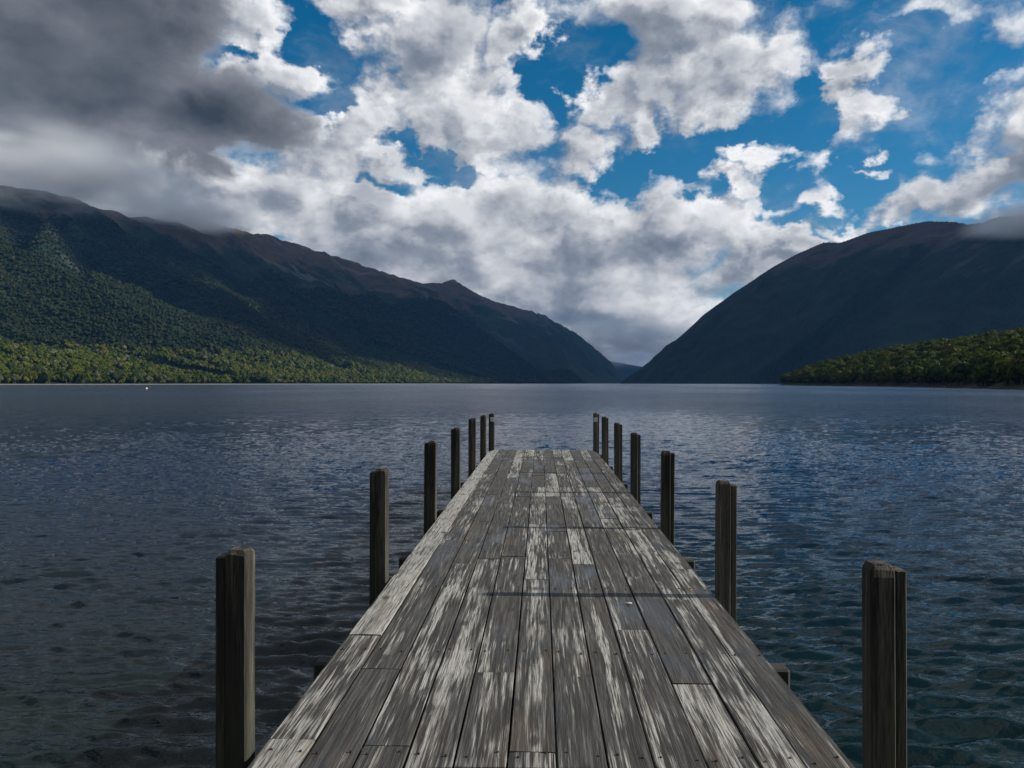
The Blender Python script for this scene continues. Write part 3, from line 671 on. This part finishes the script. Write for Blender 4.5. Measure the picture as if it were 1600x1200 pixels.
T.n('ShaderNodeOutputMaterial', {'Surface': T.n('ShaderNodeBsdfPrincipled', {'Base Color': T.mix(T.noise(T.n('ShaderNodeTexCoord').outputs['Object'], 14, 4, .6), (.012, .011, .01), (.04, .036, .03)), 'Roughness': .85}).outputs[0]})

SEAM = [v * EYE for v in (-.766, -.63, -.49, -.358, -.228, -.0875, .043, .1775, .30, .437, .573, .694, .823)]
def zy(y): return F * EYE / (y - 599)
JOINTS = [[752, 812, 869, 995, 1161], [751, 777, 845, 1047.5], [732, 773, 815, 882, 1169], [741, 797, 874, 1230], [718.5, 741, 776, 798, 870, 1051.6],
          [718.5, 743, 761, 776, 819, 905, 1175], [740.5, 776, 830, 872, 1057], [718.5, 740, 761.6, 776, 823, 880.7, 1260], [718.5, 776, 824.6, 982.6, 1300],
          [718, 761, 809, 900, 1065], [718, 740, 776, 827, 935, 1290], [717, 740, 790, 887, 1215]]
END = zy(703); START = -.6; TH = .05
pr = random.Random(3)
def plank(x0, x1, y0, y1, chamfer=0):
    bm = bmesh.new(); gap = .0038
    xa, xb = x0 + gap + pr.uniform(0, .0015), x1 - gap - pr.uniform(0, .0015); ya, yb = y0 + .003, y1 - .003 - pr.uniform(0, .003)
    cx, cy_ = (xa + xb) / 2, (ya + yb) / 2
    n = max(2, int((yb - ya) / .45)); rows_ = []
    w = pr.uniform(0, 100); cup = pr.uniform(-.002, .0035)
    for i in range(n + 1):
        t = i / n; y = ya + t * (yb - ya)
        jx = .0022 * mnoise.noise(Vector((w, y * 1.3, 0))); jz = .0025 * mnoise.noise(Vector((w + 9, y * .9, 2)))
        la, lb = xa + jx, xb + .0022 * mnoise.noise(Vector((w + 5, y * 1.3, 0)))
        if chamfer < 0 and y > yb - .9 and i == n: la += .12
        if chamfer > 0 and y > yb - .9 and i == n: lb -= .12
        prof = [(la, -TH), (la, -.004), (la + .003, 0), ((la + lb) / 2, cup), (lb - .003, 0), (lb, -.004), (lb, -TH)]
        rows_.append([bm.verts.new((px - cx, y - cy_, pz + jz)) for px, pz in prof])
    for a, b_ in zip(rows_[:-1], rows_[1:]):
        for j in range(6): bm.faces.new((a[j], a[j + 1], b_[j + 1], b_[j]))
        bm.faces.new((a[6], a[0], b_[0], b_[6]))
    bm.faces.new(rows_[0][::-1]); bm.faces.new(rows_[-1])
    bmesh.ops.recalc_face_normals(bm, faces=bm.faces)
    o = bm_obj('plank', bm, m_plank, jetty)
    o.location = (cx, cy_, DECK_Z + pr.uniform(-.0035, .0035)); o.rotation_euler = (pr.uniform(-.001, .001), pr.uniform(-.010, .010), 0)
    return o
for c in range(12):
    ys = [END + pr.uniform(-.02, .02)] + [zy(v) for v in JOINTS[c]] + [START]
    for k, (b_, a_) in enumerate(zip(ys[:-1], ys[1:])):
        plank(SEAM[c], SEAM[c + 1], a_, b_, (-1 if c == 0 else 1 if c == 11 else 0) if k == 0 else 0)
def box(name, x0, x1, y0, y1, z0, z1, mat, parent, bev=.008):
    bm = bmesh.new(); bmesh.ops.create_cube(bm, size=1)
    for v in bm.verts: v.co = Vector((v.co.x * (x1 - x0), v.co.y * (y1 - y0), v.co.z * (z1 - z0)))
    bmesh.ops.bevel(bm, geom=bm.edges[:], offset=bev, segments=1, affect='EDGES')
    o = bm_obj(name, bm, mat, parent); o.location = ((x0 + x1) / 2, (y0 + y1) / 2, (z0 + z1) / 2); return o
LX, RX = SEAM[0], SEAM[-1]
for y in (1.8, 4.5, 7.2, 9.85, 12.6, 15.2, 17.6):                         # cross beams whose ends show beside the deck
    box('cross_beam', LX - .125, RX + .135, y - .06, y + .06, DECK_Z - TH - .165, DECK_Z - TH - .012, m_beam, jetty, .014)
for x in (-1.0, -.35, .35, 1.0):
    box('stringer', x - .05, x + .05, START, END - .05, DECK_Z - TH - .40, DECK_Z - TH - .17, m_beam, jetty)

nv = []; nf = []
for yb_ in (1.8, 3.25, 4.5, 5.9, 7.2, 8.6, 9.85, 11.2, 12.6, 13.9, 15.2, 16.4, 17.6):       # nail heads along the beams
    for c in range(12):
        for fx in (.2, .8):
            x = SEAM[c] + fx * (SEAM[c + 1] - SEAM[c]) + pr.uniform(-.012, .012); y = yb_ + pr.uniform(-.03, .03); i0 = len(nv); rr = .006
            nv += [(x + rr * math.cos(k * 1.047), y + rr * math.sin(k * 1.047), DECK_Z + .0065) for k in range(6)] + [(x + rr * math.cos(k * 1.047), y + rr * math.sin(k * 1.047), DECK_Z - .01) for k in range(6)]
            nf += [tuple(i0 + k for k in range(6))] + [(i0 + k, i0 + (k + 1) % 6, i0 + 6 + (k + 1) % 6, i0 + 6 + k) for k in range(6)]
m_rust, T = material('nail_rust'); T.n('ShaderNodeOutputMaterial', {'Surface': T.n('ShaderNodeBsdfPrincipled', {'Base Color': (.03, .02, .015, 1), 'Roughness': .7}).outputs[0]})
tag(mesh_obj('nail_heads', nv, nf, m_rust, jetty), kind='stuff')
def post(side, y, top, x_in, seed, w=.10, bat=.04):
    """square post outside the deck edge with a weathered top, and a thinner batten on its outer side"""
    r = random.Random(seed); bm = bmesh.new()
    zt = DECK_Z + top; z0 = -1.2; n = 5
    xs = [0, .012, w * .35, w * .7, w - .012, w]; dep = w
    base = [(0, .01), (.01, 0), (w * .35, 0), (w * .7, 0), (w - .01, 0), (w, .01), (w, dep - .01), (w - .01, dep), (w * .5, dep), (.01, dep), (0, dep - .01)]
    rings = []
    for z in [z0, 0, .5, 1.0, 1.4, zt - .22, zt - .05]:
        rings.append([bm.verts.new((x + .003 * mnoise.noise(Vector((x * 30, z * 3, seed))), yy + .003 * mnoise.noise(Vector((yy * 30, z * 3, seed + 9))), z)) for x, yy in base])
    slope = r.uniform(.0, .28)
    def ztop(x, yy, k): return zt - .05 + k - slope * abs(x - (w * .4)) * k * 6 + r.uniform(-.004, .004)
    rings.append([bm.verts.new((x * .96 + w * .02, yy * .96 + dep * .02, ztop(x, yy, .028))) for x, yy in base])
    rings.append([bm.verts.new((x * .74 + w * .13, yy * .74 + dep * .13, ztop(x, yy, .048))) for x, yy in base])
    for a, b_ in zip(rings[:-1], rings[1:]):
        for j in range(len(base)): bm.faces.new((a[j], a[(j + 1) % len(base)], b_[(j + 1) % len(base)], b_[j]))
    bm.faces.new(rings[-1])
    if side < 0:
        for v in bm.verts: v.co.x = -v.co.x
    bmesh.ops.recalc_face_normals(bm, faces=bm.faces)
    o = bm_obj('post', bm, m_post, jetty); o.location = (x_in, y, 0); o.rotation_euler = (r.uniform(-.012, .012), r.uniform(-.007, .007), r.uniform(-.03, .03))
    b0_, b1_ = (w - .002, w + bat) if side > 0 else (-w - bat, -w + .002)
    t = box('batten', b0_, b1_, .005, dep - .008, z0, zt - .024 - r.uniform(0, .012), m_post, o, .004)
    return o
PL = [(3.2, .885), (6.07, .911), (8.8, .922), (11.5, .926), (14.25, .945), (17.0, .885), (18.35, .875)]
PR = [(3.05, .88), (5.70, .87), (8.34, .862), (11.06, .88), (13.45, .903), (16.2, .89), (18.35, .89)]
ORD = ['nearest', 'second', 'third', 'fourth', 'fifth', 'sixth', 'farthest']
marked = []
for k, (y, t) in enumerate(PL):
    o = post(-1, y, t, LX - (.040, .024, .01, .004, .002, .002, .002)[k] + (.10 if k == 6 else 0), 40 + k)
    if k == 6: marked.append((o, -1)); o['label'] = 'farthest left post with a small white marker plate'
for k, (y, t) in enumerate(PR):
    o = post(1, y, t, RX + .004 - (.045 if k == 6 else 0), 60 + k)
    if k == 6: marked.append((o, 1)); o['label'] = 'farthest right post with a small white marker plate'
m_plate, T = material('plate_white'); T.n('ShaderNodeOutputMaterial', {'Surface': T.n('ShaderNodeBsdfPrincipled', {'Base Color': (.62, .62, .6, 1), 'Roughness': .5}).outputs[0]})
m_ink, T = material('plate_mark'); T.n('ShaderNodeOutputMaterial', {'Surface': T.n('ShaderNodeBsdfPrincipled', {'Base Color': (.01, .01, .01, 1), 'Roughness': .5}).outputs[0]})
for o, s in marked:
    zc = DECK_Z + .885 - .165; xc = s * .052
    pl = box('marker_plate', xc - .045, xc + .045, -.008, -.002, zc - .05, zc + .05, m_plate, o, .001)
    sym = [(-.026, -.018), (.0, .004), (-.008, .012), (.028, .030), (.012, .006), (.02, -.002)]
    mk = mesh_obj('plate_symbol', [(x, -.0036, z) for x, z in sym], [(0, 1, 5), (1, 2, 3, 4)], m_ink, pl)

# little things: a pale chip on the deck, the yellow buoy far out
m_chip, T = material('chip_wood'); T.n('ShaderNodeOutputMaterial', {'Surface': T.n('ShaderNodeBsdfPrincipled', {'Base Color': T.mix(T.noise(T.n('ShaderNodeTexCoord').outputs['Object'], 60, 3), (.3, .28, .24), (.55, .52, .46)), 'Roughness': .8}).outputs[0]})
bm = bmesh.new(); bmesh.ops.create_icosphere(bm, subdivisions=2, radius=1)
for v in bm.verts: v.co = Vector((v.co.x * .024, v.co.y * .014, v.co.z * .009)) * (1 + .3 * mnoise.noise(v.co * 2))
chip = bm_obj('wood_chip', bm, m_chip); chip.location = (.62 + math.sin(AXIS) * 5.45 + .02, 5.46, DECK_Z + .010)
tag(chip, 'small pale wood chip lying on the planks near the second right post', 'wood chip')
bx_, by_ = (229 - 800) / F * 345, 345
buoy = bpy.data.objects.new('buoy', None); C.objects.link(buoy); buoy.location = (bx_, by_, 0)
tag(buoy, 'small pale yellow buoy floating off the left shore', 'buoy')
m_buoy, T = material('buoy_yellow'); T.n('ShaderNodeOutputMaterial', {'Surface': T.n('ShaderNodeBsdfPrincipled', {'Base Color': (.74, .66, .32, 1), 'Roughness': .45}).outputs[0]})
bm = bmesh.new(); bmesh.ops.create_uvsphere(bm, u_segments=20, v_segments=12, radius=.46); bmesh.ops.translate(bm, vec=(0, 0, .28), verts=bm.verts)
bm_obj('float', bm, m_buoy, buoy, True)
bm = bmesh.new(); bmesh.ops.create_cone(bm, cap_ends=True, segments=12, radius1=.12, radius2=.09, depth=.5); bmesh.ops.translate(bm, vec=(0, 0, .92), verts=bm.verts)
bm_obj('top_fitting', bm, m_beam, buoy)
